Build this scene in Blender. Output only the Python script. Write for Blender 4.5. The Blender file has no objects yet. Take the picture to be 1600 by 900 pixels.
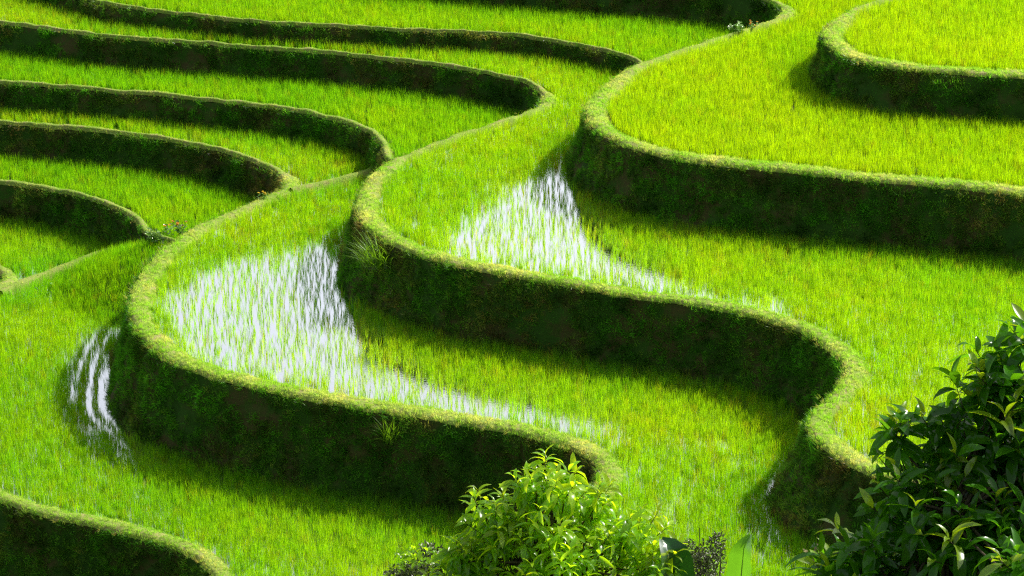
import bpy, bmesh, math, random
import numpy as np
from mathutils import Vector, Matrix, Euler, noise
from mathutils.geometry import tessellate_polygon

R = math.radians
rng = np.random.default_rng(7)
random.seed(7)
scene = bpy.context.scene
col = scene.collection

# ------------------------------------------------------------------ camera, sky, sun, exposure
PITCH = R(22.0)
CAM = np.array([0.0, -55.63, 20.48])
FOV = R(20.0)
FPX = 800.0 / math.tan(FOV / 2)
cam_data = bpy.data.cameras.new('camera')
cam = bpy.data.objects.new('camera', cam_data)
col.objects.link(cam)
cam.location = CAM
cam.rotation_euler = (math.pi / 2 - PITCH, 0, 0)
cam_data.angle = FOV
cam_data.clip_start = 0.5
cam_data.clip_end = 3000
scene.camera = cam

SUN_EL = R(42.0)
SUN_AZ = R(57.0)          # clockwise from +Y (away from the camera) towards +X
world = bpy.data.worlds.new('World')
scene.world = world
world.use_nodes = True
wn = world.node_tree
bg = wn.nodes['Background']
sky = wn.nodes.new('ShaderNodeTexSky')
sky.sky_type = 'NISHITA'
sky.sun_disc = False
sky.sun_elevation = SUN_EL
sky.sun_rotation = SUN_AZ
sky.air_density = 1.0
sky.dust_density = 3.0
hazy = wn.nodes.new('ShaderNodeHueSaturation')     # thin bright cloud over the whole sky: whiter and lighter than clear blue
hazy.inputs['Saturation'].default_value = 0.35
hazy.inputs['Value'].default_value = 1.75
wn.links.new(sky.outputs[0], hazy.inputs['Color'])
wn.links.new(hazy.outputs[0], bg.inputs[0])
bg.inputs[1].default_value = 0.09

sun_data = bpy.data.lights.new('sun', 'SUN')
sun_data.energy = 5.0
sun_data.angle = R(0.5)
sun_data.color = (1.0, 0.95, 0.86)
sun = bpy.data.objects.new('sun', sun_data)
col.objects.link(sun)
to_sun = Vector((math.sin(SUN_AZ) * math.cos(SUN_EL), math.cos(SUN_AZ) * math.cos(SUN_EL), math.sin(SUN_EL)))
sun.rotation_euler = to_sun.to_track_quat('Z', 'Y').to_euler()
sun.location = (20, 20, 60)

scene.view_settings.view_transform = 'Standard'
scene.view_settings.look = 'None'
scene.view_settings.exposure = 0.41
scene.view_settings.gamma = 1.0
scene.render.engine = 'CYCLES'
scene.cycles.use_denoising = False     # the denoiser melts fine blades into smears
scene.cycles.pixel_filter_type = 'BLACKMAN_HARRIS'
scene.cycles.filter_width = 1.25
scene.cycles.sample_clamp_indirect = 4
scene.cycles.max_bounces = 10
scene.cycles.transmission_bounces = 8
scene.cycles.transparent_max_bounces = 8

# ------------------------------------------------------------------ geometry helpers
CT, ST = math.cos(PITCH), math.sin(PITCH)


def rays(px):
    px = np.asarray(px, float).reshape(-1, 2)
    x = (px[:, 0] - 800) / FPX
    v = -(px[:, 1] - 450) / FPX
    return np.stack([x, CT + v * ST, -ST + v * CT], 1)


def on_plane(px, z):
    """where the sight line through a photo pixel meets the level z"""
    d = rays(px)
    t = (z - CAM[2]) / d[:, 2]
    return CAM + d * t[:, None]


def at_dist(px, dist):
    d = rays(px)
    return CAM + d * dist


def to_px(p):
    p = np.asarray(p, float).reshape(-1, 3) - CAM
    f = p[:, 1] * CT - p[:, 2] * ST
    u = p[:, 1] * ST + p[:, 2] * CT
    return np.stack([800 + FPX * p[:, 0] / f, 450 - FPX * u / f], 1), f


def resample(p, step):
    seg = np.linalg.norm(np.diff(p, axis=0), axis=1)
    s = np.concatenate([[0], np.cumsum(seg)])
    n = max(2, int(s[-1] / step) + 1)
    t = np.linspace(0, s[-1], n)
    return np.stack([np.interp(t, s, p[:, k]) for k in range(p.shape[1])], 1)


def catmull(p, sub=12):
    p = np.vstack([2 * p[0] - p[1], p, 2 * p[-1] - p[-2]])
    out = []
    for i in range(1, len(p) - 2):
        p0, p1, p2, p3 = p[i - 1:i + 3]
        # centripetal weights keep the curve from overshooting on uneven spacing
        t = np.linspace(0, 1, sub, endpoint=False)[:, None]
        d01 = max(1e-6, np.linalg.norm(p1[:2] - p0[:2])) ** .5
        d12 = max(1e-6, np.linalg.norm(p2[:2] - p1[:2])) ** .5
        d23 = max(1e-6, np.linalg.norm(p3[:2] - p2[:2])) ** .5
        m1 = (p2 - p1 + d12 * ((p1 - p0) / d01 - (p2 - p0) / (d01 + d12)))
        m2 = (p2 - p1 + d12 * ((p3 - p2) / d23 - (p3 - p1) / (d12 + d23)))
        out.append((2 * t**3 - 3 * t**2 + 1) * p1 + (t**3 - 2 * t**2 + t) * m1 + (-2 * t**3 + 3 * t**2) * p2 + (t**3 - t**2) * m2)
    out.append(p[-2][None])
    return np.vstack(out)


def gauss(a, n):
    """n passes of a small binomial smoothing, ends held"""
    a = a.copy()
    for _ in range(n):
        b = a.copy()
        b[1:-1] = .25 * a[:-2] + .5 * a[1:-1] + .25 * a[2:]
        a = b
    return a


def inside(pts, poly):
    x, y = pts[:, 0], pts[:, 1]
    r = np.zeros(len(pts), bool)
    x1, y1 = poly[:, 0], poly[:, 1]
    x2, y2 = np.roll(x1, -1), np.roll(y1, -1)
    for a, b, c, d in zip(x1, y1, x2, y2):
        if b == d:
            continue
        m = ((b > y) != (d > y))
        r ^= m & (x < (c - a) * (y - b) / (d - b) + a)
    return r


def dist_to(pts, line):
    """distance of 2D points to a polyline, with the index of the nearest vertex"""
    best = np.full(len(pts), 1e9)
    idx = np.zeros(len(pts), int)
    for s in range(0, len(pts), 4000):
        q = pts[s:s + 4000]
        d = ((q[:, None, :] - line[None, :, :2]) ** 2).sum(2)
        k = d.argmin(1)
        idx[s:s + 4000] = k
        best[s:s + 4000] = np.sqrt(d[np.arange(len(q)), k])
    return best, idx


def mesh_from(name, v, f, smooth=True):
    me = bpy.data.meshes.new(name)
    me.from_pydata([tuple(map(float, p)) for p in v], [], [tuple(map(int, q)) for q in f])
    if smooth:
        me.polygons.foreach_set('use_smooth', [True] * len(me.polygons))
    me.update()
    return me


def link(name, me, m=None, parent=None):
    o = bpy.data.objects.new(name, me)
    col.objects.link(o)
    if m is not None:
        me.materials.append(m)
    if parent is not None:
        o.parent = parent
        o.matrix_parent_inverse = Matrix.Translation(-parent.location)
    return o


def tag(o, label=None, cat=None, kind=None, group=None):
    for k, v in (('label', label), ('category', cat), ('kind', kind), ('group', group)):
        if v:
            o[k] = v
    return o


def empty(name, loc):
    o = bpy.data.objects.new(name, None)
    col.objects.link(o)
    o.location = loc
    o.empty_display_size = .1
    return o


def fbm(p, scale, octaves=3):
    return noise.fractal(Vector(p) * scale, 1.0, 2.0, octaves)


# ------------------------------------------------------------------ materials
def new_mat(name):
    m = bpy.data.materials.new(name)
    m.use_nodes = True
    nt = m.node_tree
    nt.nodes.clear()
    out = nt.nodes.new('ShaderNodeOutputMaterial')
    return m, nt, out


def N(nt, t, **kw):
    n = nt.nodes.new(t)
    for k, v in kw.items():
        setattr(n, k, v)
    return n


def leafy(name, attr=None, base=(.07, .13, .02), trans=(.2, .35, .02), mix=.5, gloss=.05, rough=.35, vary=.25, tcol=None):
    """a thin leaf: reflects a little, lets sunlight through, shines at grazing angles"""
    m, nt, out = new_mat(name)
    L = nt.links.new
    if attr:
        a = N(nt, 'ShaderNodeAttribute', attribute_name=attr, attribute_type='INSTANCER')
        colr = a.outputs['Color']
    else:
        rgb = N(nt, 'ShaderNodeRGB')
        rgb.outputs[0].default_value = (*base, 1)
        colr = rgb.outputs[0]
        geo = N(nt, 'ShaderNodeNewGeometry')
        hsv = N(nt, 'ShaderNodeHueSaturation')
        mr = N(nt, 'ShaderNodeMapRange')
        mr.inputs[3].default_value = 1 - vary
        mr.inputs[4].default_value = 1 + vary
        L(geo.outputs['Random Per Island'], mr.inputs[0])
        L(mr.outputs[0], hsv.inputs['Value'])
        L(colr, hsv.inputs['Color'])
        colr = hsv.outputs[0]
    dif = N(nt, 'ShaderNodeBsdfDiffuse')
    L(colr, dif.inputs[0])
    tr = N(nt, 'ShaderNodeBsdfTranslucent')
    k = N(nt, 'ShaderNodeMix', data_type='RGBA', blend_type='MULTIPLY')
    k.inputs[0].default_value = 1
    L(colr, k.inputs[6])
    k.inputs[7].default_value = (*[t / b for t, b in zip(trans, base)], 1)
    L(k.outputs[2], tr.inputs[0])
    mx = N(nt, 'ShaderNodeMixShader')
    mx.inputs[0].default_value = mix
    L(dif.outputs[0], mx.inputs[1])
    L(tr.outputs[0], mx.inputs[2])
    gl = N(nt, 'ShaderNodeBsdfGlossy')
    gl.inputs['Roughness'].default_value = rough
    fr = N(nt, 'ShaderNodeLayerWeight')
    fr.inputs[0].default_value = .3
    mm = N(nt, 'ShaderNodeMath', operation='MULTIPLY_ADD')
    L(fr.outputs['Fresnel'], mm.inputs[0])
    mm.inputs[1].default_value = gloss * 3
    mm.inputs[2].default_value = gloss * .4
    mx2 = N(nt, 'ShaderNodeMixShader')
    L(mm.outputs[0], mx2.inputs[0])
    L(mx.outputs[0], mx2.inputs[1])
    L(gl.outputs[0], mx2.inputs[2])
    L(mx2.outputs[0], out.inputs[0])
    return m


def earthy(name, stops, scale=2.0, rough=.95, bump=.4, detail=8):
    m, nt, out = new_mat(name)
    L = nt.links.new
    tc = N(nt, 'ShaderNodeTexCoord')
    n1 = N(nt, 'ShaderNodeTexNoise')
    n1.inputs['Scale'].default_value = scale
    n1.inputs['Detail'].default_value = detail
    n1.inputs['Roughness'].default_value = .65
    L(tc.outputs['Object'], n1.inputs['Vector'])
    cr = N(nt, 'ShaderNodeValToRGB')
    cr.color_ramp.elements.remove(cr.color_ramp.elements[1])
    for i, (p, c) in enumerate(stops):
        e = cr.color_ramp.elements[0] if i == 0 else cr.color_ramp.elements.new(p)
        e.position = p
        e.color = (*c, 1)
    L(n1.outputs[0], cr.inputs[0])
    n2 = N(nt, 'ShaderNodeTexNoise')
    n2.inputs['Scale'].default_value = scale * 9
    n2.inputs['Detail'].default_value = 5
    L(tc.outputs['Object'], n2.inputs['Vector'])
    bp = N(nt, 'ShaderNodeBump')
    bp.inputs['Strength'].default_value = bump
    bp.inputs['Distance'].default_value = .06
    L(n2.outputs[0], bp.inputs['Height'])
    bs = N(nt, 'ShaderNodeBsdfPrincipled')
    bs.inputs['Roughness'].default_value = rough
    bs.inputs['Specular IOR Level'].default_value = .15
    L(cr.outputs[0], bs.inputs['Base Color'])
    L(bp.outputs[0], bs.inputs['Normal'])
    L(bs.outputs[0], out.inputs[0])
    return m


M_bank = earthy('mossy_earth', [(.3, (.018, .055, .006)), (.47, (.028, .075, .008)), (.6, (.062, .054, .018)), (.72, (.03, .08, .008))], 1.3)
M_bund = earthy('worn_path', [(.3, (.13, .22, .03)), (.5, (.20, .27, .05)), (.68, (.27, .24, .10)), (.8, (.14, .2, .04))], 3.5)
M_mud = earthy('wet_mud', [(.3, (.03, .028, .015)), (.6, (.05, .045, .024))], 1.5, rough=.6)
M_soil = earthy('hill_grass', [(.3, (.03, .06, .012)), (.55, (.05, .09, .015)), (.75, (.08, .08, .03))], .4)
M_bark = earthy('bark', [(.3, (.05, .04, .03)), (.6, (.11, .09, .06))], 9)

M_rice = leafy('rice_leaf', 'icol', base=(.10, .20, .012), trans=(.40, .70, .008), mix=.6, gloss=.03, rough=.4)
M_turf = leafy('turf_blade', 'icol', base=(.10, .18, .03), trans=(.24, .42, .04), mix=.5, gloss=.02, rough=.5)


def water_mat():
    m, nt, out = new_mat('paddy_water')
    L = nt.links.new
    tc = N(nt, 'ShaderNodeTexCoord')
    nz = N(nt, 'ShaderNodeTexNoise')
    nz.inputs['Scale'].default_value = 22
    nz.inputs['Detail'].default_value = 3
    L(tc.outputs['Object'], nz.inputs['Vector'])
    bp = N(nt, 'ShaderNodeBump')
    bp.inputs['Strength'].default_value = .05
    bp.inputs['Distance'].default_value = .03
    L(nz.outputs[0], bp.inputs['Height'])
    df = N(nt, 'ShaderNodeBsdfDiffuse')
    df.inputs[0].default_value = (.05, .042, .022, 1)
    gl = N(nt, 'ShaderNodeBsdfGlossy')
    gl.inputs['Roughness'].default_value = .04
    gl.inputs['Color'].default_value = (1, 1, 1, 1)
    L(bp.outputs[0], gl.inputs['Normal'])
    lw = N(nt, 'ShaderNodeFresnel')
    lw.inputs[0].default_value = 1.33
    L(bp.outputs[0], lw.inputs['Normal'])
    mp = N(nt, 'ShaderNodeMapRange')
    mp.inputs[1].default_value = 0
    mp.inputs[2].default_value = .10
    mp.inputs[3].default_value = .05
    mp.inputs[4].default_value = .97
    L(lw.outputs[0], mp.inputs[0])
    mx = N(nt, 'ShaderNodeMixShader')
    L(mp.outputs[0], mx.inputs[0])
    L(df.outputs[0], mx.inputs[1])
    L(gl.outputs[0], mx.inputs[2])
    L(mx.outputs[0], out.inputs[0])
    return m


M_water = water_mat()

# ------------------------------------------------------------------ scatter: one object that carries thousands of tufts
def blade(v, f, base, yaw, h, w, lean, curl, seg=3, twist=0.0):
    """a tapering grass blade as a bent strip"""
    dx, dy = math.cos(yaw), math.sin(yaw)
    sx, sy = -math.sin(yaw + twist), math.cos(yaw + twist)
    i0 = len(v)
    x, z, a = 0.0, 0.0, lean
    for s in range(seg + 1):
        t = s / seg
        hw = w * .5 * (1 - t) ** .7 if s < seg else 0
        c = (base[0] + dx * x, base[1] + dy * x, base[2] + z)
        if s < seg:
            v.append((c[0] + sx * hw, c[1] + sy * hw, c[2]))
            v.append((c[0] - sx * hw, c[1] - sy * hw, c[2]))
        else:
            v.append(c)
        x += math.sin(a) * h / seg
        z += math.cos(a) * h / seg
        a += curl / seg
    for s in range(seg - 1):
        k = i0 + 2 * s
        f.append((k, k + 1, k + 3, k + 2))
    k = i0 + 2 * (seg - 1)
    f.append((k, k + 1, k + 2))


def clump(name, n, h, w, spread, lean, curl, m, seg=3):
    v, f = [], []
    for _ in range(n):
        yaw = random.uniform(0, 2 * math.pi)
        r = spread * math.sqrt(random.random())
        a = random.uniform(0, 2 * math.pi)
        blade(v, f, (r * math.cos(a), r * math.sin(a), 0), yaw, h * random.uniform(.6, 1.1), w * random.uniform(.7, 1.2),
              abs(random.gauss(0, lean)), random.uniform(0, curl), seg, random.uniform(-1, 1))
    me = mesh_from(name, v, f, False)
    me.materials.append(m)
    return bpy.data.objects.new(name, me)


FAMILY = {
    'dense': [clump('rice_source', 26, .31, .0085, .08, .17, .5, M_rice) for _ in range(6)],
    'thin': [clump('rice_source', 7, .25, .0085, .022, .16, .5, M_rice) for _ in range(6)],
    'turf': [clump('turf_source', 14, .10, .010, .06, .45, 1.0, M_turf, 2) for _ in range(5)],
    'shag': [clump('turf_source', 12, .15, .010, .06, .45, 1.5, M_turf, 3) for _ in range(5)],
}


def scatter_group(fam):
    g = bpy.data.node_groups.new('scatter_' + fam, 'GeometryNodeTree')
    g.interface.new_socket('Geometry', in_out='INPUT', socket_type='NodeSocketGeometry')
    g.interface.new_socket('Geometry', in_out='OUTPUT', socket_type='NodeSocketGeometry')
    gi, go = g.nodes.new('NodeGroupInput'), g.nodes.new('NodeGroupOutput')
    j = g.nodes.new('GeometryNodeJoinGeometry')
    for o in FAMILY[fam]:
        oi = g.nodes.new('GeometryNodeObjectInfo')
        oi.inputs['Object'].default_value = o
        oi.inputs['As Instance'].default_value = False
        ti = g.nodes.new('GeometryNodeGeometryToInstance')
        g.links.new(oi.outputs['Geometry'], ti.inputs[0])
        g.links.new(ti.outputs[0], j.inputs[0])

    def att(name, t):
        n = g.nodes.new('GeometryNodeInputNamedAttribute')
        n.data_type = t
        n.inputs[0].default_value = name
        return n.outputs[0]
    ip = g.nodes.new('GeometryNodeInstanceOnPoints')
    er = g.nodes.new('FunctionNodeEulerToRotation')
    g.links.new(gi.outputs[0], ip.inputs['Points'])
    g.links.new(j.outputs[0], ip.inputs['Instance'])
    ip.inputs['Pick Instance'].default_value = True
    g.links.new(att('pick', 'INT'), ip.inputs['Instance Index'])
    g.links.new(att('rot', 'FLOAT_VECTOR'), er.inputs[0])
    g.links.new(er.outputs[0], ip.inputs['Rotation'])
    g.links.new(att('size', 'FLOAT_VECTOR'), ip.inputs['Scale'])
    g.links.new(ip.outputs[0], go.inputs[0])
    return g


GROUPS = {k: scatter_group(k) for k in FAMILY}


def scatter(name, fam, pts, rot, size, colr, parent=None):
    n = len(pts)
    me = bpy.data.meshes.new(name)
    me.vertices.add(n)
    me.vertices.foreach_set('co', np.asarray(pts, np.float32).ravel())
    for nm, t, arr in (('rot', 'FLOAT_VECTOR', rot), ('size', 'FLOAT_VECTOR', size), ('icol', 'FLOAT_VECTOR', colr)):
        a = me.attributes.new(nm, t, 'POINT')
        a.data.foreach_set('vector', np.asarray(arr, np.float32).ravel())
    a = me.attributes.new('pick', 'INT', 'POINT')
    a.data.foreach_set('value', rng.integers(0, len(FAMILY[fam]), n).astype(np.int32))
    o = link(name, me, None, parent)
    md = o.modifiers.new('tufts', 'NODES')
    md.node_group = GROUPS[fam]
    o['kind'] = 'stuff'
    return o


# ------------------------------------------------------------------ terrace edges, traced along the bund tops
LEVEL = dict(A=.95, B=0.0, a=-.85, C=-1.30, c=-2.02, D=-2.66, e=-3.42, E=-4.3, F=-6.3)
LOWER = dict(A='B', B='C', a='C', C='D', c='D', D='E', e='E', E='F')
FLOOR_DROP = .13
BATTER = dict(A=.40, B=.56, a=.22, C=.52, c=.28, D=.72, e=.26, E=.65)
EDGE = {
    'A': [(300, -190), (700, -150), (1050, -128), (1350, -108), (1500, -88), (1530, -70), (1490, -50), (1430, -22), (1367, 0), (1333, 14), (1311, 25), (1292, 42), (1283, 56),
          (1292, 66), (1305, 78), (1319, 86), (1344, 93), (1378, 101), (1422, 107), (1478, 111), (1533, 115), (1600, 119), (1700, 125), (1900, 134)],
    'B': [(-100, -170), (200, -115), (500, -74), (750, -48), (950, -33), (1100, -20), (1185, -5), (1212, 6), (1224, 16), (1214, 27), (1165, 44), (1110, 61), (1050, 81), (1015, 93),
          (969, 116), (942, 136), (920, 160), (914, 176), (919, 186), (935, 203), (961, 219), (1005, 234), (1039, 243), (1070, 248), (1150, 258), (1250, 268), (1350, 279),
          (1500, 291), (1600, 303), (1750, 322), (1950, 345)],
    'a': [(-150, -75), (0, -40), (100, -14), (150, 0), (210, 11), (280, 20), (360, 29), (440, 35), (550, 41), (650, 46), (800, 53), (850, 60), (886, 66), (933, 75), (967, 83), (989, 91),
          (998, 98), (1003, 106), (1030, 116), (1080, 122), (1200, 135), (1400, 150)],
    'C': [(-250, -5), (-120, 15), (0, 34), (75, 43), (140, 52), (210, 59), (310, 66), (400, 73), (500, 80), (600, 90), (700, 102), (800, 121), (830, 131), (846, 143), (848, 155), (838, 168),
          (800, 182), (750, 199), (700, 215), (660, 230), (620, 246), (590, 265), (568, 292), (557, 318), (558, 332), (567, 347), (590, 367), (623, 385), (653, 396), (687, 406), (733, 417), (783, 427),
          (833, 434), (900, 446), (950, 456), (1015, 465), (1100, 476), (1175, 490), (1225, 505), (1275, 528), (1305, 550), (1319, 573), (1314, 597), (1295, 620), (1273, 640), (1263, 658),
          (1267, 674), (1282, 692), (1315, 716), (1350, 734), (1385, 746), (1450, 758), (1550, 776), (1700, 800), (1950, 840)],
    'c': [(-250, 92), (-120, 110), (0, 127), (100, 135), (200, 143), (300, 152), (375, 160), (450, 170), (525, 185), (572, 202), (592, 219), (597, 236), (604, 250), (635, 262), (700, 280), (800, 300), (950, 330)],
    'D': [(-250, 165), (-120, 180), (0, 191), (100, 198), (200, 208), (280, 220), (350, 235), (400, 252), (433, 269), (445, 283), (440, 296), (400, 313), (365, 327), (333, 341), (295, 360),
          (267, 379), (239, 405), (222, 425), (207, 453), (201, 475), (204, 495), (213, 513), (232, 534), (263, 560), (318, 582), (372, 598), (450, 615), (500, 624), (600, 641), (700, 656),
          (805, 673), (880, 693), (922, 713), (939, 733), (934, 754), (915, 775), (895, 800), (890, 830), (905, 865), (950, 900), (1020, 930), (1200, 970), (1600, 1020), (1950, 1050)],
    'e': [(-250, 240), (-120, 264), (0, 283), (67, 293), (111, 301), (150, 312), (183, 325), (205, 337), (217, 349), (222, 358), (236, 367), (275, 377), (340, 397), (440, 422)],
    'E': [(-300, 335), (-180, 362), (-100, 385), (-40, 403), (-8, 417), (6, 430), (2, 442), (-30, 456), (-100, 490), (-170, 535), (-225, 595), (-200, 675), (-110, 735), (0, 780), (50, 797),
          (100, 812), (150, 820), (200, 832), (250, 846), (287, 860), (320, 880), (337, 902), (338, 925), (320, 960), (310, 1000), (350, 1060), (480, 1110), (750, 1150), (1200, 1190), (1950, 1240)],
}
WIDTH = dict(A=.44, B=.44, a=.15, C=.43, c=.19, D=.45, e=.2, E=.38)
FAR_Y = 42.0
LINE, POLY, BATT, BUNDW = {}, {}, {}, {}
STEP = .09
for k, px in EDGE.items():
    p = on_plane(px, LEVEL[k])[:, :2]
    p = resample(catmull(p), STEP)
    p = gauss(p, 10)
    t0 = p[0] - p[8]
    t0 = t0 / np.linalg.norm(t0)
    ext0 = p[0] + t0[None] * np.arange(14, 0, -.3)[:, None]
    p = np.vstack([ext0, p])
    if k not in 'ace':
        t1 = p[-1] - p[-8]
        t1 = t1 / np.linalg.norm(t1)
        p = np.vstack([p, p[-1] + t1[None] * np.arange(.3, 14, .3)[:, None]])
    # a hand-cut edge is never quite smooth
    wob = np.array([[fbm((q[0], q[1], 3.1), .9, 3), fbm((q[0], q[1], 9.7), .9, 3)] for q in p])
    p = p + .05 * wob
    LINE[k] = p
    POLY[k] = np.vstack([p, [[max(p[-1, 0], p[:, 0].max()), FAR_Y], [min(p[0, 0], p[:, 0].min()), FAR_Y]]])


def frame_of(p):
    t = np.gradient(p, axis=0)
    t /= np.linalg.norm(t, axis=1)[:, None] + 1e-9
    t = gauss(t, 4)
    t /= np.linalg.norm(t, axis=1)[:, None] + 1e-9
    return t, np.stack([t[:, 1], -t[:, 0]], 1)       # tangent, outward normal


def cap_offset(p, n, b, sgn):
    """shorten an offset where the line curls tighter than the offset is long"""
    t, _ = frame_of(p)
    ds = np.linalg.norm(np.gradient(p, axis=0), axis=1)
    dn = np.gradient(t, axis=0) / ds[:, None]
    kap = gauss((dn * n).sum(1) * sgn, 6)
    lim = np.where(kap > 1e-3, .8 / np.maximum(kap, 1e-3), 1e3)
    b = np.minimum(b, lim)
    w = 5
    b = np.array([b[max(0, i - w):i + w + 1].min() for i in range(len(b))])
    return gauss(b, 12)


BANK_SAMPLES, BUND_SAMPLES = {}, {}
TERRACE = {}
DESCRIBE = {
    'A': ('highest rice terrace of the slope behind the short curved bank', 'rice terrace at the very top right'),
    'B': ('broad rice terrace inside the large rounded nose below the topmost one', ''),
    'a': ('thin valley terrace edge that runs into the big rounded nose from behind', ''),
    'C': ('rice terrace with a patch of bright water tapering below the large nose', ''),
    'c': ('valley terrace edge curling up short behind the middle rounded nose', ''),
    'D': ('rice terrace with the widest sheet of shining water and rows of seedlings', ''),
    'e': ('small valley terrace edge ending at the leafy weeds', ''),
    'E': ('lowest rice terrace with a narrow water strip along the bank foot', ''),
}


def strip_faces(n, m):
    i = np.arange(n - 1)[:, None]
    j = np.arange(m - 1)[None]
    a = (i * m + j).ravel()
    return np.stack([a, a + 1, a + m + 1, a + m], 1)


for k in EDGE:
    p = LINE[k]
    z = LEVEL[k]
    zf = z - FLOOR_DROP
    zl = LEVEL[LOWER[k]] - (FLOOR_DROP if LOWER[k] != 'F' else 0) - .15
    t, n = frame_of(p)
    b = np.full(len(p), BATTER[k])
    b *= 1 + .3 * np.array([fbm((q[0], q[1], 20.0), .35, 2) for q in p])
    if k == 'C':                                     # the lower right nose stands on a flared foot
        px, _ = to_px(np.c_[p, np.full(len(p), z)])
        near = np.exp(-(((px[:, 0] - 1275) / 75) ** 2 + ((px[:, 1] - 690) / 75) ** 2))
        b = b + .45 * near
    b = cap_offset(p, n, b, -1)
    BATT[k] = b
    w = np.full(len(p), WIDTH[k]) * (1 + .18 * np.array([fbm((q[0], q[1], 5.0), .8, 2) for q in p]))
    w *= 1 - .6 * np.clip((n[:, 1] - .40) / .3, 0, 1)   # a mere ridge where the edge faces away down the far flank
    bay = {'B': (1224, 16), 'C': (848, 155), 'D': (445, 283), 'E': (6, 430)}.get(k)
    if bay:                                          # the valley side of a long edge is a slighter ridge
        ib = dist_to(on_plane([bay], z)[:, :2], p)[1][0]
        w[:max(0, ib - 8)] *= .4
    w = cap_offset(p, n, gauss(w, 12), 1)
    BUNDW[k] = w
    # floor of the terrace
    inner = p - n * (w * .5)[:, None]
    poly = np.vstack([inner[::3], [[inner[:, 0].max(), FAR_Y], [inner[:, 0].min(), FAR_Y]]])
    tris = tessellate_polygon([[Vector((q[0], q[1], 0)) for q in poly]])
    T = link('terrace', mesh_from('terrace', np.c_[poly, np.full(len(poly), zf)], tris, False), M_mud)
    tag(T, DESCRIBE[k][0], kind='structure')
    TERRACE[k] = T
    # bund: the raised grassy path along the edge
    rows = [(-w - .12, zf - .06), (-w, z - .05), (-w * .75, z + .005), (-w * .4, z + .02), (-w * .15, z + .01), (np.minimum(-.02, -.06 * w), z - .01), (b * .03, z - .07)]
    V = []
    for off, h in rows:
        q = p + n * np.asarray(off)[:, None] if np.ndim(off) else p + n * off
        V.append(np.c_[q, np.full(len(q), h)])
    V = np.stack(V, 1).reshape(-1, 3)
    V[:, 2] += .035 * np.array([fbm((q[0], q[1], 1.0), 1.9, 3) for q in V])
    V[:, :2] += .03 * np.array([[fbm((q[0], q[1], 13.0), 2.6, 2), fbm((q[0], q[1], 17.0), 2.6, 2)] for q in V])
    me = mesh_from('bund', V, strip_faces(len(p), len(rows)))
    link('bund', me, M_bund, T)
    BUND_SAMPLES[k] = (V, strip_faces(len(p), len(rows)))
    # bank: the steep earth face under it, leaning back and flaring at the foot
    m = 12
    V = []
    for s in range(m):
        u = s / (m - 1)
        off = b * (.03 + .55 * u + .42 * u ** 2.2)
        V.append(np.c_[p + n * off[:, None], np.full(len(p), (z - .07) * (1 - u) + zl * u)])
    V = np.stack(V, 1)
    nn = np.repeat(n[:, None], m, 1).reshape(-1, 2)
    V = V.reshape(-1, 3)
    u = np.tile(np.arange(m) / (m - 1), len(p))
    d = np.array([.13 * fbm(q, .7, 3) + .07 * fbm(q * np.array([1, 1, .55]), 2.4, 3) for q in V]) * np.clip(u * 4, .1, 1)
    V[:, :2] += nn * d[:, None]
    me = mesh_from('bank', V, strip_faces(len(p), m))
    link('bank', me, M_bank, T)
    BANK_SAMPLES[k] = (V, strip_faces(len(p), m))

# the lowest paddy climbs into the corner where the leafy weeds grow
RAMP_C = on_plane([(240, 386)], -3.48)[0, :2]


def ramp(P):
    h = np.clip(1 - np.linalg.norm(np.asarray(P)[:, :2] - RAMP_C, axis=1) / 2.6, 0, 1)
    return .84 * h * h * (3 - 2 * h)


def on_ramp(px, z):
    d = rays(px)
    out = np.zeros((len(d), 3))
    for i, q in enumerate(d):
        t = np.arange(50, 75, .01)
        c = CAM + q * t[:, None]
        under = c[:, 2] < z + ramp(c)
        out[i] = c[under.argmax()]
    return out


# low divider ridges inside the valley terraces, where two paddies of one level meet
for k, px in (('D', [(612, 250), (575, 268), (525, 281), (480, 291), (455, 297)]), ('E', [(262, 370), (244, 373), (219, 379), (178, 389), (122, 408), (69, 428), (36, 440), (0, 456)])):
    p = on_ramp(px, LEVEL[k]) if k == 'E' else on_plane(px, LEVEL[k])
    p = gauss(resample(catmull(p[:, :2]), STEP), 8)
    zz = LEVEL[k] + (ramp(p) if k == 'E' else 0) + np.zeros(len(p))
    t, n = frame_of(p)
    V = np.stack([np.c_[p + n * o, zz + h] for o, h in ((-.24, -.9), (-.13, -.06), (-.05, .04), (.05, .04), (.13, -.06), (.24, -.9))], 1).reshape(-1, 3)
    V[:, 2] += .02 * np.array([fbm(q, 2.2, 3) for q in V])
    f = strip_faces(len(p), 6)
    link('bund', mesh_from('bund', V, f), M_bund, TERRACE[k])
    BUND_SAMPLES[k + '_div'] = (V.reshape(-1, 6, 3)[:, 1:5].reshape(-1, 3), strip_faces(len(p), 4))
    LINE[k + '_div'] = p


def beyond_divider(P):
    """True on the side of the lower divider that rises to the weeds"""
    L = LINE['E_div']
    _, i = dist_to(np.asarray(P)[:, :2], L)
    t, n = frame_of(L)
    mid = on_plane([(150, 440)], LEVEL['E'])[0, :2]
    s0 = np.sign(((mid - L[len(L) // 2]) * n[len(L) // 2]).sum())
    return ((np.asarray(P)[:, :2] - L[i]) * n[i]).sum(1) * s0 > 0


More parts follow.
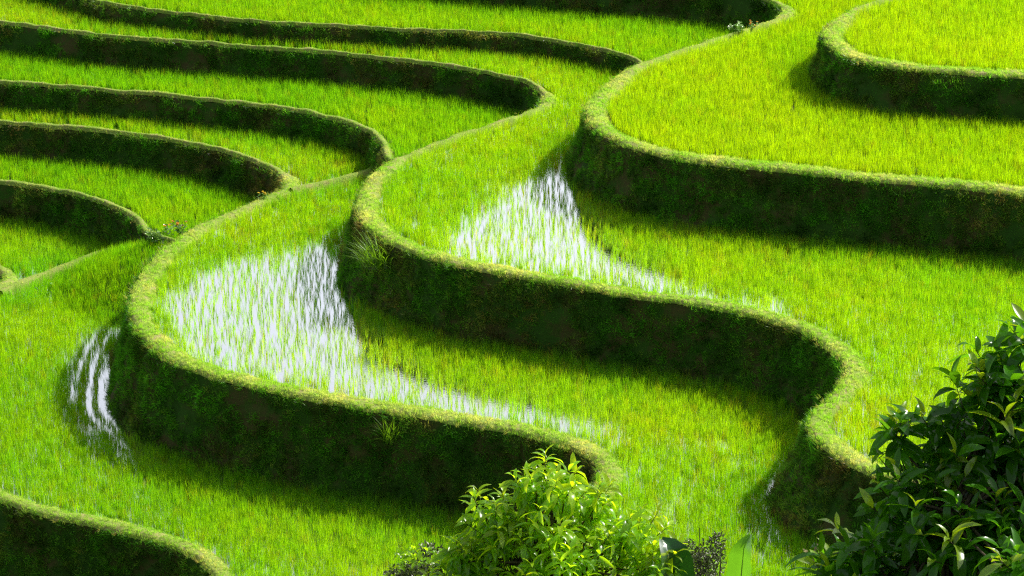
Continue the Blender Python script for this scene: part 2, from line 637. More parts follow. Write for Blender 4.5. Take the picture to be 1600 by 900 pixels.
gx, gy = np.meshgrid(RAMP_C[0] + np.arange(-3.6, 3.61, .15), RAMP_C[1] + np.arange(-3.6, 3.61, .15), indexing='ij')
G = np.c_[gx.ravel(), gy.ravel()]
ok = beyond_divider(G)
V = np.c_[G, LEVEL['E'] - FLOOR_DROP + np.where(ok, ramp(G), 0) - .02]
F = [f for f in strip_faces(gx.shape[0], gx.shape[1])[:, ::-1] if ok[f].all() and ramp(G[f]).max() > .03]
link('rising_floor', mesh_from('rising_floor', V, F), M_mud, TERRACE['E'])

# paddy water
for k, lab in (('C', 'shallow paddy water reflecting sky beneath the large rounded nose'), ('D', 'widest sheet of shallow paddy water between rows of seedlings'),
               ('E', 'narrow strip of paddy water along the foot of the lowest long bank')):
    poly = np.vstack([LINE[k][::3] - frame_of(LINE[k])[1][::3] * .3, POLY[k][-2:]])
    tris = tessellate_polygon([[Vector((q[0], q[1], 0)) for q in poly]])
    o = link('paddy_water', mesh_from('paddy_water', np.c_[poly, np.full(len(poly), LEVEL[k] - FLOOR_DROP + .03)], tris, False), M_water)
    tag(o, lab, kind='structure')

# ------------------------------------------------------------------ the ground under and around the terraces
def ground_z(x, y):
    ys = [-300, -90, -60, -55, -46, -33, -20, -14, 28, 38, 41.5, 120, 400, 900]
    zs = [30, 22, 19.2, 18.4, 13.3, 5.4, -2.5, -6.3, -6.3, -1.5, 1.6, 9, 26, 40]
    return float(np.interp(y, ys, zs))


gx = np.concatenate([[-900, -400, -200, -100, -60], np.arange(-44, 45, 2), [60, 100, 200, 400, 900]])
gy = np.concatenate([[-300, -150, -90, -75], np.arange(-64, 46, 1.5), [50, 60, 80, 120, 200, 400, 900]])
V = np.array([(x, y, ground_z(x, y) + (.25 * fbm((x, y, 0), .15, 3) if y < -12 or y > 40 else 0)) for x in gx for y in gy])
tag(link('ground', mesh_from('ground', V, strip_faces(len(gx), len(gy))[:, ::-1]), M_soil), 'grassy hillside that carries the stepped rice terraces', kind='structure')

# ------------------------------------------------------------------ grass on banks and bunds
def in_view(p, mx=140, my=120):
    px, f = to_px(p)
    return (f > 1) & (px[:, 0] > -mx) & (px[:, 0] < 1600 + mx) & (px[:, 1] > -my) & (px[:, 1] < 900 + my)


def sample_faces(V, F, density):
    A, B, C, D = (V[F[:, i]] for i in range(4))
    ctr = (A + B + C + D) / 4
    keep = in_view(ctr)
    A, B, C, D = A[keep], B[keep], C[keep], D[keep]
    nr = np.cross(C - A, D - B)
    ar = np.linalg.norm(nr, axis=1) / 2
    nr /= (2 * ar[:, None] + 1e-12)
    nr *= np.sign(nr[:, 2:3] + 1e-9)
    cnt = rng.poisson(ar * density)
    i = np.repeat(np.arange(len(ar)), cnt)
    u, v = rng.random((2, len(i), 1))
    return (A[i] * (1 - u) + B[i] * u) * (1 - v) + (D[i] * (1 - u) + C[i] * u) * v, nr[i]


def eulers(nrm, up_mix, jitter):
    d = nrm * (1 - up_mix) + np.array([0, 0, 1.0]) * up_mix + rng.normal(0, jitter, nrm.shape)
    d /= np.linalg.norm(d, axis=1)[:, None]
    out = np.empty_like(d)
    for i, q in enumerate(d):
        m = Vector(q).to_track_quat('Z', 'Y').to_matrix() @ Matrix.Rotation(random.uniform(0, 6.283), 3, 'Z')
        out[i] = m.to_euler()
    return out


def lerp3(a, b, t):
    return np.asarray(a) * (1 - t[:, None]) + np.asarray(b) * t[:, None]


for k in EDGE:
    V, F = BANK_SAMPLES[k]
    pts, nr = sample_faces(V, F, 170)
    f1 = np.array([fbm(q, .55, 3) for q in pts])
    f2 = np.array([fbm(q + 31.0, 1.3, 2) for q in pts])
    keep = f2 > -.42
    pts, nr, f1 = pts[keep], nr[keep], f1[keep]
    dry = np.clip(.16 + f1 * 1.1 + rng.normal(0, .2, len(pts)), 0, 1) ** 1.5
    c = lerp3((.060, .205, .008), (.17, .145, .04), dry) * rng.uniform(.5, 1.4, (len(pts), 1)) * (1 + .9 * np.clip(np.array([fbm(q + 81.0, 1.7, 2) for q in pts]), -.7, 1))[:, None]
    sz = rng.uniform(.6, 1.25, (len(pts), 1)) * np.array([[1, 1, 1]])
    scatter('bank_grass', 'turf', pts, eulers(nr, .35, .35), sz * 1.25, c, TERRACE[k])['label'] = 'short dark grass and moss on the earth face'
    pts, nr = sample_faces(V, F, 40)
    pts, nr = pts[(g := np.array([fbm(q + 57.0, .9, 2) for q in pts]) > -.02)], nr[g]
    c = lerp3((.05, .20, .006), (.12, .20, .02), rng.random(len(pts))) * rng.uniform(.5, 1.5, (len(pts), 1))
    scatter('bank_weeds', 'shag', pts, eulers(nr, .55, .25), rng.uniform(.5, 1.3, (len(pts), 1)) * np.ones((1, 3)), c, TERRACE[k])['label'] = 'ragged taller grass growing out of the earth face'
bund_sets = {}
for k, (V, F) in BUND_SAMPLES.items():
    pts, nr = sample_faces(V, F, 330)
    f1 = np.array([fbm(q, 1.1, 3) for q in pts])
    dry = np.clip(.2 + f1 * 1.0 + rng.normal(0, .25, len(pts)), 0, 1)
    c = lerp3((.22, .40, .03), (.46, .46, .17), dry) * rng.uniform(.75, 1.2, (len(pts), 1))
    wloc = BUNDW[k][dist_to(pts[:, :2], LINE[k])[1]] if k in BUNDW else np.full(len(pts), .2)
    sz = rng.uniform(.4, .8, (len(pts), 1)) * np.clip(wloc / .42, .5, 1)[:, None] * np.array([[1, 1, 1]])
    scatter('bund_grass', 'turf', pts, eulers(nr, .6, .25), sz, c, TERRACE[k[0]])['label'] = 'pale trodden grass along the bund top'
    if len(k) == 1:                                  # longer fringe hanging over the rim
        p = LINE[k]
        ok = in_view(np.c_[p, np.full(len(p), LEVEL[k])])
        t, n = frame_of(p)
        q = np.repeat(p[ok], 2, 0)
        nq = np.repeat(n[ok], 2, 0)
        q = q + nq * rng.uniform(-.06, .05, (len(q), 1)) + rng.normal(0, .05, q.shape)
        kk = rng.random(len(q)) < .75
        q, nq = q[kk], nq[kk]
        pts = np.c_[q, LEVEL[k] - rng.uniform(.0, .07, len(q))]
        nn = np.c_[nq, np.full(len(q), .5)]
        c = lerp3((.10, .24, .018), (.3, .27, .08), rng.random(len(q)) ** 1.6) * rng.uniform(.7, 1.2, (len(q), 1))
        scatter('rim_grass', 'shag', pts, eulers(nn, .5, .3), rng.uniform(.3, 1.0, (len(q), 1)) ** 1.3 * np.clip(BUNDW[k][dist_to(q, LINE[k])[1]] / .42, .45, 1)[:, None] * np.ones((1, 3)), c, TERRACE[k])['label'] = 'longer grass hanging over the rim'

# ------------------------------------------------------------------ rice
POND = {   # parts of a paddy where the seedlings stand apart and the water shows
    'C': [(800, 290), (868, 268), (890, 262), (925, 330), (990, 400), (1080, 448), (1240, 482), (1240, 505), (1050, 462), (900, 438), (740, 412), (680, 398), (720, 350), (790, 300)],
    'D': [(248, 470), (300, 425), (400, 400), (470, 385), (512, 372), (535, 420), (570, 500), (640, 570), (760, 618), (960, 655), (1000, 670), (960, 690), (700, 648), (500, 612), (380, 590), (290, 556), (255, 515)],
    'E': [(185, 470), (150, 500), (118, 560), (112, 620), (150, 690), (230, 735), (260, 730), (225, 690), (185, 620), (170, 560)],
}
RICE = {
    'A': (('a',), 'bright yellow green rice on the topmost terrace at the upper right', .75),
    'B': (('A',), 'dense yellow green rice filling the broad terrace inside the large nose', .8),
    'a': (('B',), 'dark green rice on the farthest valley terrace below the uppermost bank', .40),
    'C': (('a', 'B'), 'green rice around the tapering water patch under the large nose', .54),
    'c': (('C',), 'green rice on the valley terrace between the two long curling banks', .22),
    'D': (('c', 'C', 'D_div'), 'rows of young rice in the widest shining flooded paddy', .5),
    'e': (('D',), 'green rice on the small valley terrace with the leafy weeds at its tip', .22),
    'E': (('e', 'D', 'E_div'), 'thick green rice on the lowest terrace beside the narrow water strip', .38),
}
SLIT = {'C': .0, 'D': .0, 'E': .0}
for k, (above, lab, yel) in RICE.items():
    above = [q for q in above if q in LINE and not (k == 'A')]
    z = LEVEL[k] - FLOOR_DROP
    x0, x1, y0, y1 = -16, 17, -14, 26
    rs, cs = .115, .10
    X, Y = np.meshgrid(np.arange(x0, x1, rs), np.arange(y0, y1, cs), indexing='ij')
    P = np.stack([X.ravel(), Y.ravel()], 1)
    pz = np.c_[P, np.full(len(P), z)]
    P = P[in_view(pz, 170, 90)]
    wv = np.array([.10 * fbm((q[0], q[1], 4.0), .5, 2) for q in P])
    P = np.c_[P[:, 0] + wv, P[:, 1], wv]
    P = P[inside(P, POLY[k])]
    d, i = dist_to(P[:, :2], LINE[k])
    P = P[d > BUNDW[k][i] + .07]
    foot = np.full(len(P), 9.0)
    for q in above:
        d, i = dist_to(P[:, :2], LINE[q])
        if q.endswith('_div'):
            s = d - .2
        else:
            s = np.where(inside(P, POLY[q]), -1, d - BATT[q][np.minimum(i, len(BATT[q]) - 1)] * ((.84 if q + k == 'CD' else .66) if LOWER[q] == k else .5))
        foot = np.minimum(foot, s)
    P, foot = P[foot > .05], foot[foot > .05]
    P, wv2 = P[:, :2], P[:, 2]
    px, _ = to_px(np.c_[P, np.full(len(P), z)])
    pond = np.zeros(len(P), bool)
    if k in POND:
        pq = px + np.array([[18 * fbm((a[0], a[1], 2.0), .9, 2), 12 * fbm((a[0], a[1], 7.0), .9, 2)] for a in P])
        pq = pq + rng.normal(0, 9, pq.shape)
        pond = inside(pq, np.array(POND[k], float))
        if k == 'E':
            pond &= ~(beyond_divider(P) & (ramp(P) > .01))
    tone = np.array([fbm((q[0], q[1], 11.0), .33, 3) for q in P])
    fine = np.array([fbm((q[0], q[1], 15.0), 1.6, 2) for q in P])

    def emit(name, fam, sel, jit, smin, smax, label):
        q = P[sel] + rng.normal(0, jit, (sel.sum(), 2))
        n = len(q)
        if not n:
            return
        ys = np.clip(yel + tone[sel] * .28 + fine[sel] * .12 + rng.normal(0, .12, n) - .4 * np.exp(-(foot[sel] / .9) ** 2), 0, 1)  # less yellow near bank feet: the bank's shade is put into the tint
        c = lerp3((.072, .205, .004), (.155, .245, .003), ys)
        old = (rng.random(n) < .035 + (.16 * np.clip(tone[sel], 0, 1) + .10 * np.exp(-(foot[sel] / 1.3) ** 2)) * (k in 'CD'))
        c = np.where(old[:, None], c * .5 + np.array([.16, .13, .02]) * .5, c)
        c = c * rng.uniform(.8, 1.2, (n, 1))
        hgt = rng.uniform(smin, smax, n) * (1 + .10 * fine[sel])
        sz = np.stack([rng.uniform(.85, 1.15, n), rng.uniform(.85, 1.15, n), hgt], 1)
        rot = np.stack([rng.normal(0, .06, n), rng.normal(0, .06, n), rng.uniform(0, 6.283, n)], 1)
        zq = z + (np.where(beyond_divider(q), ramp(q), 0) if k == 'E' else np.zeros(n))
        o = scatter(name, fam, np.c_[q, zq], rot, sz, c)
        tag(o, label, 'rice', 'stuff')

    gap = (rng.random(len(P)) < .03) | ((fine > .34) & (rng.random(len(P)) < .4) & (k in 'CD'))
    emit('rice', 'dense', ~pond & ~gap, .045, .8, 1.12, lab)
    if pond.any():
        # every second row only, so that strips of water stay open
        if k == 'E':
            # here the rows follow the foot of the bank
            L0, (_, n0) = LINE['D'], frame_of(LINE['D'])
            Q = np.vstack([resample(L0 + n0 * (BATT['D'] + o)[:, None], .06) for o in (.20, .25, .44, .49, .54, .74, .79, .84, .98, 1.06)])
            Q = Q[in_view(np.c_[Q, np.full(len(Q), z)])]
            qx, _ = to_px(np.c_[Q, np.full(len(Q), z)])
            Q = Q[inside(qx, np.array(POND[k], float)) & (rng.random(len(Q)) < .8) & ~(beyond_divider(Q) & (ramp(Q) > .01))]
            P = Q
            foot, tone, fine = (np.full(len(P), v) for v in (9.0, .0, .0))
            sel = np.ones(len(P), bool)
        else:
            even = np.round((P[:, 0] - wv2) / rs).astype(int) % 2 == 0
            sel = pond & (rng.random(len(P)) < np.where(even, .85, .42) * (1 + .5 * np.clip(fine, -.6, .6)))
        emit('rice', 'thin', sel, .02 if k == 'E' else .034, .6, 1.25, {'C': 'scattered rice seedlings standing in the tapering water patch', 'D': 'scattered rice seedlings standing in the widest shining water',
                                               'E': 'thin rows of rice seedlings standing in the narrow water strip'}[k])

# ------------------------------------------------------------------ trees and plants
def leaf_mesh(name, L, w, fold, droop, seg=5, tip=1.0, wave=0.0):
    """a lance-shaped leaf along +X, folded along its midrib and drooping"""
    v, f = [], []
    x, z, a = 0.0, 0.0, 0.25
    for s in range(seg + 1):
        t = s / seg
        hw = w * .5 * (math.sin(math.pi * min(1, t ** .8)) ** .75 if 0 < t < 1 else .06 if t == 0 else 0)
        y = hw * math.cos(fold)
        up = hw * math.sin(fold)
        wv = wave * math.sin(t * 9)
        v += [(x, y, z + up + wv), (x, 0, z), (x, -y, z + up - wv)]
        x += math.cos(a) * L / seg
        z += math.sin(a) * L / seg
        a -= droop / seg
    for s in range(seg):
        k = 3 * s
        f += [(k, k + 1, k + 4, k + 3), (k + 1, k + 2, k + 5, k + 4)]
    return v, f


def tube(V, F, pts, radii, sides=5):
    i0 = len(V)
    pts = [Vector(p) for p in pts]
    for i, p in enumerate(pts):
        t = (pts[min(i + 1, len(pts) - 1)] - pts[max(i - 1, 0)]).normalized()
        q = t.to_track_quat('Z', 'Y')
        for s in range(sides):
            a = 2 * math.pi * s / sides
            V.append(tuple(p + q @ Vector((math.cos(a) * radii[i], math.sin(a) * radii[i], 0))))
    for i in range(len(pts) - 1):
        for s in range(sides):
            a = i0 + i * sides + s
            b = i0 + i * sides + (s + 1) % sides
            F.append((a, b, b + sides, a + sides))


def leafy_tree(name, label, cat, lobes, dist, n_tips, leaf_len, leaf_w, per, mats, base_px, droop=(.5, 1.3), n_parts=300, young=.12, flop=.0, seed=1, inner=.3):
    rs = random.Random(seed)
    bp = at_dist([base_px], dist)[0]
    base = Vector((bp[0], bp[1], ground_z(bp[0], bp[1]) - .1))
    root = tag(empty(name, base), label, cat)
    ppm = FPX / dist
    # shoot tips spread through the lobes, most of them near the outside
    cen = []
    wts = []
    for (lx, ly, rx, ry, dz) in lobes:
        c = at_dist([(lx, ly)], dist + dz)[0]
        cen.append((Vector(c), Vector((rx / ppm, (rx / ppm + ry / ppm) * .5, ry / ppm))))
        wts.append(rx * ry)
    tips = []
    crown = sum((c for c, _ in cen), Vector()) / len(cen)
    tries = 0
    while len(tips) < n_tips and tries < n_tips * 60:
        tries += 1
        c, r = rs.choices(cen, wts)[0]
        u = Vector((rs.gauss(0, 1), rs.gauss(0, 1), rs.gauss(.15, 1))).normalized()
        rad = rs.uniform(inner, 1) ** .45
        q = c + Vector((u.x * r.x, u.y * r.y, u.z * r.z)) * rad
        if any((q - t[0]).length < leaf_len * .5 for t in tips):
            continue
        d = (Vector((u.x, u.y, u.z * .6)) + Vector((0, 0, .75))).normalized()
        tips.append((q, d, rad))
    # wood
    V, F = [], []
    top = crown + Vector((0, 0, -.1))
    trunk_pts = [base + (top - base) * t + Vector((.12 * math.sin(3 * t + seed), .1 * math.cos(4 * t), 0)) * t for t in np.linspace(0, 1, 9)]
    h = (top - base).length
    tube(V, F, trunk_pts, [.02 * h * (1 - .75 * t) + .01 for t in np.linspace(0, 1, 9)], 8)
    link('trunk', mesh_from('trunk', V, F), M_bark, root)
    V, F = [], []
    for q, d, rad in tips:
        s = trunk_pts[rs.randint(5, 8)] + Vector((rs.uniform(-.05, .05), rs.uniform(-.05, .05), 0))
        mid = s.lerp(q, .55) + Vector((0, 0, -.12 * (q - s).length))
        e = q - d * leaf_len * .9
        L = []
        for t in np.linspace(0, 1, 6):
            L.append(s * (1 - t) ** 2 + mid * 2 * t * (1 - t) + e * t * t)
        L.append(q)
        tube(V, F, L, list(np.linspace(.018, .004, 6)) + [.003], 4)
    link('branches', mesh_from('branches', V, F), M_bark, root)
    # leaves
    variants = {}
    for mi, m in enumerate(mats):
        for vi in range(4):
            v, f = leaf_mesh('leaf', 1.0, leaf_w / leaf_len, rs.uniform(.25, .6), rs.uniform(*droop), 5, 1, rs.uniform(0, .02))
            me = mesh_from('leaf', v, f)
            me.materials.append(m)
            variants[mi, vi] = (me, np.array(v), np.array(f))
    leaves = []
    for q, d, rad in tips:
        rot = d.to_track_quat('Z', 'Y').to_matrix()
        n = rs.randint(per - 3, per + 3)
        yng = rs.random() < young and rad > .8
        for i in range(n):
            t = i / n
            az = i * 2.39996 + rs.uniform(-.3, .3)
            el = (1.05 - 1.55 * t + rs.uniform(-.2, .2)) - flop * t
            dirv = rot @ Vector((math.cos(az) * math.cos(el), math.sin(az) * math.cos(el), math.sin(el)))
            dirv = (dirv + Vector((0, 0, -flop * .5))).normalized()
            pos = q - d * leaf_len * .85 * t
            side = Vector((0, 0, 1)).cross(dirv)
            if side.length < .05:
                side = rot @ Vector((1, 0, 0))
            side.normalize()
            side = (Matrix.Rotation(rs.gauss(0, .35), 3, dirv) @ side)
            nz = dirv.cross(side).normalized()
            M = Matrix((dirv, side, nz)).transposed()
            s = leaf_len * rs.uniform(.75, 1.15) * (.65 if t < .2 else 1)
            mi = 1 if (yng and t < .55 and len(mats) > 1) or (t < .12 and rs.random() < .5 and rad > .75 and len(mats) > 1) else 0
            leaves.append((pos, M, s, mi, rs.randint(0, 3)))
    P = np.array([l[0] for l in leaves])
    px, dep = to_px(P)
    okv = (px[:, 0] > -20) & (px[:, 0] < 1620) & (px[:, 1] > -10) & (px[:, 1] < 915)
    order = np.argsort(np.where(okv, dep, 1e6))
    chosen = set(order[:min(n_parts, int(okv.sum()))].tolist())
    inv = Matrix.Translation(-base)
    sv, sf, sm, cnt = [], [], [], 0
    for i, (pos, M, s, mi, vi) in enumerate(leaves):
        me, v, f = variants[mi, vi]
        if i in chosen:
            o = bpy.data.objects.new('leaf', me)
            col.objects.link(o)
            o.parent = root
            o.matrix_local = inv @ (Matrix.Translation(pos) @ (M * s).to_4x4())
        else:
            A = np.array(M) * s
            sv.append(v @ A.T + np.array(pos))
            sf.append(f + cnt)
            sm += [mi] * len(f)
            cnt += len(v)
    if sv:
        me = mesh_from('foliage', np.vstack(sv), np.vstack(sf))
        for m in mats:
            me.materials.append(m)
        me.polygons.foreach_set('material_index', np.array(sm, np.int32))
        o = link('foliage', me, None, root)
        o['kind'] = 'stuff'
    return root


M_leaf_light = leafy('light_leaf', base=(.13, .28, .008), trans=(.62, .95, .010), mix=.58, gloss=.05, rough=.25, vary=.35)
M_leaf_young = leafy('young_leaf', base=(.20, .33, .008), trans=(.75, .95, .01), mix=.55, gloss=.05, rough=.3, vary=.3)
M_leaf_dark = leafy('dark_leaf', base=(.035, .13, .006), trans=(.17, .48, .004), mix=.45, gloss=.045, rough=.16, vary=.35)
M_leaf_gold = leafy('golden_leaf', base=(.15, .25, .006), trans=(.55, .78, .008), mix=.5, gloss=.10, rough=.3, vary=.3)
M_leaf_grey = leafy('grey_leaf', base=(.060, .080, .026), trans=(.09, .12, .02), mix=.3, gloss=.06, rough=.3, vary=.6)

leafy_tree('broadleaf_tree', 'round light green tree with drooping sunlit leaves at the bottom centre', 'tree',
           [(850, 800, 80, 80, 0), (855, 750, 58, 42, 0), (768, 820, 62, 58, .1), (925, 785, 45, 42, .1), (990, 828, 62, 42, .0), (720, 875, 42, 40, .05), (1030, 870, 40, 40, 0), (690, 905, 40, 30, .0), (880, 880, 110, 80, -.1), (740, 890, 60, 55, .1), (1010, 900, 60, 50, -.1), (860, 1000, 190, 100, 0)],
           25, 330, .20, .060, 11, [M_leaf_light, M_leaf_young], (860, 1000), droop=(.8, 1.8), flop=.5, seed=3, young=.5)
leafy_tree('broadleaf_tree', 'large dark green tree with big glossy leaves in the lower right corner', 'tree',
           [(1575, 590, 70, 70, 0), (1602, 528, 38, 52, -.1), (1500, 610, 30, 30, -.1), (1480, 670, 80, 58, .05), (1400, 668, 38, 28, .0), (1300, 880, 40, 30, .1), (1560, 720, 110, 110, 0), (1450, 790, 110, 80, -.1), (1350, 850, 65, 65, -.1), (1560, 860, 120, 90, -.2), (1420, 900, 130, 70, -.1), (1540, 830, 120, 60, -.45), (1600, 880, 50, 40, -1.2), (1680, 700, 120, 160, 0), (1700, 880, 170, 150, 0), (1520, 1000, 230, 120, 0)],
           20, 440, .26, .086, 10, [M_leaf_dark, M_leaf_gold], (1600, 1050), droop=(.6, 1.5), flop=.3, seed=8, young=.2, inner=.15)

def scattered_leaves(n, center, rad, rs, size, droop=.6):
    """small leaves spread through a bush, one joined mesh"""
    V, F, cnt = [], [], 0
    lv, lf = leaf_mesh('leaf', 1.0, .42, .4, droop, 3)
    lv, lf = np.array(lv), np.array(lf)
    for _ in range(n):
        u = Vector((rs.gauss(0, 1), rs.gauss(0, 1), rs.gauss(0, 1))).normalized() * rs.uniform(.15, 1) ** .5
        w = 1 + .35 * noise.noise(u * 2.3 + Vector(center))
        p = Vector(center) + Vector((u.x * rad[0], u.y * rad[1], u.z * rad[2])) * w
        m = Euler((rs.uniform(-.6, .6), rs.uniform(-1.0, .4), rs.uniform(0, 6.283))).to_matrix() * (size * rs.uniform(.6, 1.3))
        V.append(lv @ np.array(m).T + np.array(p))
        F.append(lf + cnt)
        cnt += len(lv)
    return np.vstack(V), np.vstack(F)


def shrub(label, px, rx, ry, dist, n, size, m, seed, sprigs=None):
    rs = random.Random(seed)
    c = at_dist([px], dist)[0]
    k = dist / FPX
    rad = (rx * k, rx * k, ry * k)
    base = Vector((c[0], c[1], ground_z(c[0], c[1]) - .1))
    root = tag(empty('shrub', base), label, 'shrub')
    V, F = [], []
    for i in range(9):
        a = rs.uniform(0, 6.283)
        e = Vector(c) + Vector((math.cos(a) * rad[0] * .7, math.sin(a) * rad[1] * .7, rs.uniform(-.2, .9) * rad[2]))
        b = base + Vector((rs.uniform(-.06, .06), rs.uniform(-.06, .06), 0))
        tube(V, F, [b.lerp(e, t) + Vector((.03 * math.sin(5 * t + i), .03 * math.cos(4 * t), 0)) for t in (0, .35, .7, 1)], [.018, .013, .008, .003], 4)
    link('stems', mesh_from('stems', V, F), M_bark, root)
    parts, off = [], 0
    for i in range(7):                               # ragged clumps rather than one ball
        a = i * 2.4 + rs.uniform(-.4, .4)
        cc = Vector(c) + Vector((math.cos(a) * rad[0] * .6, math.sin(a) * rad[1] * .6, rs.uniform(-.6, .62) * rad[2])) * (i > 0)
        v, f = scattered_leaves(n // 7, cc, [q * rs.uniform(.38, .62) for q in rad], rs, size)
        parts.append((v, f + off))
        off += len(v)
    V, F = np.vstack([q[0] for q in parts]), np.vstack([q[1] for q in parts])
    o = link('foliage', mesh_from('foliage', V, F), m, root)
    o['kind'] = 'stuff'
    if sprigs:
        V, F = scattered_leaves(70, Vector(c) + Vector((0, -.02, rad[2] * .7)), (rad[0] * .9, rad[1] * .6, rad[2] * .4), rs, size * 1.9, 1.2)
        link('shoots', mesh_from('shoots', V, F), sprigs, root)['label'] = 'larger fresh green shoots on top'
    return root


shrub('low brown leaved shrub with pale glints left of the light green tree', (650, 900), 55, 45, 25.5, 1500, .048, M_leaf_grey, 4, M_leaf_light)
shrub('dark grey small leaved shrub between the light green tree and the banana leaf', (1098, 878), 38, 56, 26, 1700, .040, M_leaf_grey, 5)


def banana_leaf(base, h, w, yaw, bend, root, m, label=None, cup=.35):
    """an upright broad blade on a fleshy midrib that folds over at the top"""
    V, F = [], []
    n = 16
    cols = (-1, -.66, -.33, 0, .33, .66, 1)
    spine = []
    x, z, a = 0.0, 0.0, .0
    for i in range(n + 1):
        spine.append((x, z, a))
        x += math.sin(a) * h / n
        z += math.cos(a) * h / n
        a += (.008 if i < n * .76 else bend / (n * .24))
    rot = Matrix.Rotation(yaw, 3, 'Z')
    for i, (x, z, a) in enumerate(spine):
        t = i / n
        hw = w * .5 * min(1, t * 5 + .12) * (1 - max(0, (t - .72) / .28) ** 2.2 * .92)
        for c in cols:
            lift = abs(c) * hw * cup + .012 * abs(c) * math.sin(i * 2.2 + abs(c) * 4)
            p = Vector((x - math.cos(a) * lift * 1.0, c * hw * (1 - .25 * cup), z + math.sin(a) * lift))
            V.append(tuple(Vector(base) + rot @ p))
    m_ = len(cols)
    F = strip_faces(n + 1, m_)
    o = link('leaf', mesh_from('leaf', V, F), m, root)
    if label:
        o['label'] = label
    V2, F2 = [], []
    tube(V2, F2, [Vector(base) + rot @ Vector((x + .003, 0, z)) for x, z, a in spine], list(np.linspace(.012, .002, n + 1)), 5)
    link('midrib', mesh_from('midrib', V2, F2), M_midrib, o)


M_banana = leafy('banana_leaf', base=(.07, .22, .015), trans=(.20, .52, .015), mix=.5, gloss=.04, rough=.3, vary=.05)
M_banana_dark = leafy('banana_leaf_dark', base=(.012, .07, .008), trans=(.02, .10, .004), mix=.25, gloss=.10, rough=.25, vary=.05)  # darker copy of the banana leaf, its shade put into the colour
M_midrib = leafy('leaf_rib', base=(.30, .36, .12), trans=(.30, .36, .12), mix=.2, gloss=.08, vary=.05)
pb = at_dist([(1105, 960)], 27)[0]
gz = ground_z(pb[0], pb[1])
bananas = tag(empty('banana_plant', (pb[0], pb[1], gz - .1)), 'banana plant with one bright broad leaf and one dark leaf at the bottom edge', 'banana plant')
V, F = [], []
tube(V, F, [(pb[0], pb[1], gz - .1), (pb[0] + .02, pb[1], gz + .6 * (pb[2] - gz)), (pb[0], pb[1], pb[2] - .05)], [.11, .09, .05], 10)
link('stem', mesh_from('stem', V, F), M_banana, bananas)
b1 = at_dist([(1152, 1015)], 27)[0]
banana_leaf(b1, 1.17, .29, R(50), 1.5, bananas, M_banana, 'bright sunlit leaf')
b2 = at_dist([(1048, 1030)], 25.2)[0]
banana_leaf(b2, 1.16, .42, R(125), 2.2, bananas, M_banana_dark, 'dark shaded leaf with a shining edge', .5)


def bank_spot(k, px, out, down):
    """a point on a bank face below the bund seen at the pixel"""
    q = on_plane([px], LEVEL[k])[:, :2]
    i = dist_to(q, LINE[k])[1][0]
    n = frame_of(LINE[k])[1][i]
    return np.array([*(LINE[k][i] + n * out), LEVEL[k] - down]), n


def tuft(label, pos, n, h, w, outward, m, spread=.07, lean=.35):
    V, F = [], []
    for _ in range(n):
        a = random.uniform(0, 6.283)
        r = spread * math.sqrt(random.random())
        yaw = math.atan2(outward[1], outward[0]) + random.gauss(0, 1.1)
        blade(V, F, (r * math.cos(a), r * math.sin(a), random.uniform(-.04, .02)), yaw, h * random.uniform(.5, 1.1), w * random.uniform(.7, 1.2), abs(random.gauss(lean, .2)), random.uniform(.2, 1.4), 5, random.uniform(-.8, .8))
    o = link('grass_tuft', mesh_from('grass_tuft', V, F, False), m)
    o.location = pos
    return tag(o, label, 'grass tuft')


M_tuft = leafy('tuft_blade', base=(.10, .20, .012), trans=(.26, .52, .01), mix=.55, gloss=.05, vary=.35)
M_straw = leafy('straw', base=(.32, .28, .13), trans=(.34, .30, .12), mix=.4, gloss=.04, vary=.4)
p, n = bank_spot('C', (604, 374), .2, .50)
tuft('tall bright grass tuft sprouting from the bank under the middle rounded nose', p, 330, .80, .018, n, M_tuft, .36, .45)
p, n = bank_spot('D', (620, 644), .22, .50)
tuft('small lone grass tuft halfway down the long dark lower bank', p, 90, .58, .016, n, M_tuft, .16, .25)
p, n = bank_spot('e', (216, 368), .10, .40)
tuft('dry pale weed tuft where the small valley bank ends', p, 55, .34, .014, (-1, -.3), M_straw, .10, .5)


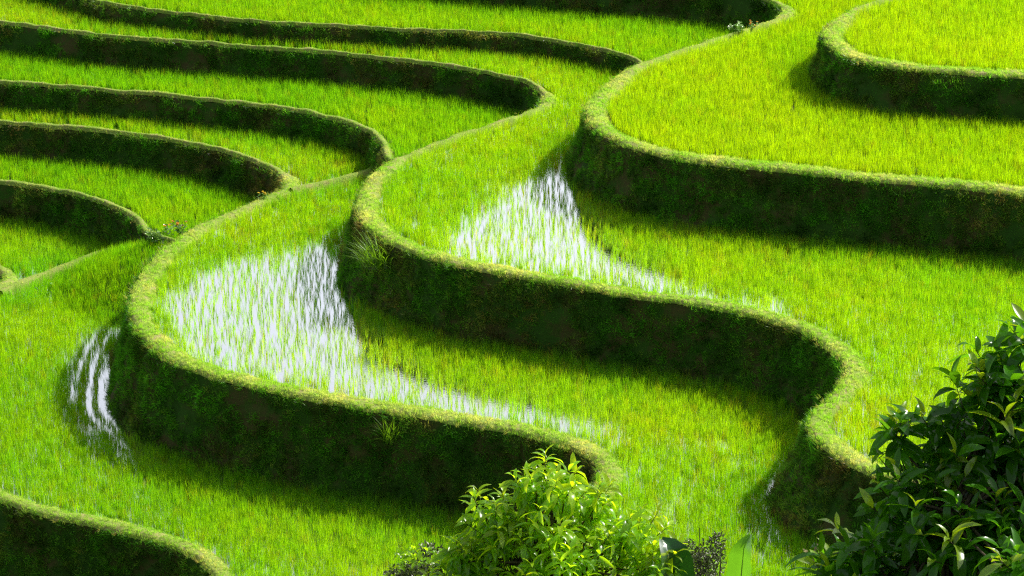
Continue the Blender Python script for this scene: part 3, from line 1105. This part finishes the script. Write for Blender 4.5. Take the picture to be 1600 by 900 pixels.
def weed(label, pos, h, n_stems, leaf, m, seed, flower=None, spread=.16, cat='weed'):
    rs = random.Random(seed)
    root = tag(empty('weed', pos), label, cat)
    V, F, LV, LF, FV, FF, cnt, fc = [], [], [], [], [], [], 0, 0
    lv, lf = leaf_mesh('leaf', 1.0, .7, .25, .7, 4)
    lv, lf = np.array(lv), np.array(lf)
    for i in range(n_stems):
        a = rs.uniform(0, 6.283)
        r = spread * math.sqrt(rs.random())
        b = Vector(pos) + Vector((r * math.cos(a), r * math.sin(a), -.03))
        hh = h * rs.uniform(.6, 1.1)
        e = b + Vector((rs.uniform(-.3, .3) * hh, rs.uniform(-.3, .3) * hh, hh))
        tube(V, F, [b, b.lerp(e, .5) + Vector((0, 0, .03)), e], [.005, .004, .002], 4)
        for j in range(7):
            t = (j + 1.5) / 8
            q = b.lerp(e, t)
            M = Euler((rs.uniform(-.4, .4), rs.uniform(-.7, .2), j * 2.4 + rs.uniform(-.4, .4))).to_matrix() * (leaf * rs.uniform(.6, 1.2))
            LV.append(lv @ np.array(M).T + np.array(q))
            LF.append(lf + cnt)
            cnt += len(lv)
        if flower:
            for j in range(6):
                M = Euler((rs.uniform(-.3, .3), rs.uniform(-.5, .5), j * 1.05)).to_matrix() * .035
                FV.append(lv @ np.array(M).T + np.array(e))
                FF.append(lf + fc)
                fc += len(lv)
    link('stems', mesh_from('stems', V, F), M_tuft, root)
    link('leaves', mesh_from('leaves', np.vstack(LV), np.vstack(LF)), m, root)
    if flower:
        link('flowers', mesh_from('flowers', np.vstack(FV), np.vstack(FF)), flower, root)
    return root


M_weed = leafy('weed_leaf', base=(.16, .30, .05), trans=(.25, .5, .03), mix=.4, gloss=.12, rough=.2, vary=.4)
M_petal = leafy('yellow_petal', base=(.75, .50, .03), trans=(.6, .4, .02), mix=.4, gloss=.03, vary=.2)
M_orange = leafy('orange_petal', base=(.75, .28, .03), trans=(.6, .25, .02), mix=.4, gloss=.03, vary=.2)
q = on_plane([(246, 377)], LEVEL['e'])[0]
weed('bushy glossy leaved weed at the tip of the small valley terrace', q + [0, 0, 0], .28, 12, .11, M_weed, 11, None, .2)
q = on_plane([(273, 368)], LEVEL['e'] + .1)[0]
weed('glossy leaved weed topped with orange flowers beside the wide lower bund', q, .32, 10, .11, M_weed, 12, M_orange, .2)
q = on_plane([(1152, 50)], LEVEL['B'])[0]
weed('pale leafy weed on the far rim close to the uppermost bank', q, .26, 9, .12, M_weed, 13, None, .2)
q = on_plane([(1176, 43)], LEVEL['B'])[0]
weed('small weed with orange tips on the far rim beside the pale leafy weed', q, .18, 5, .07, M_weed, 14, M_orange, .10)
q = on_plane([(412, 311)], LEVEL['D'])[0]
weed('small yellow flowered weed on the thin bund behind the shining paddy', q, .2, 6, .06, M_weed, 15, M_petal, .16)
q = on_plane([(1262, 885)], LEVEL['D'] - .1)[0]
weed('withered brown weed in the rice below the lower right nose', q, .42, 7, .08, M_straw, 16, None, .10)
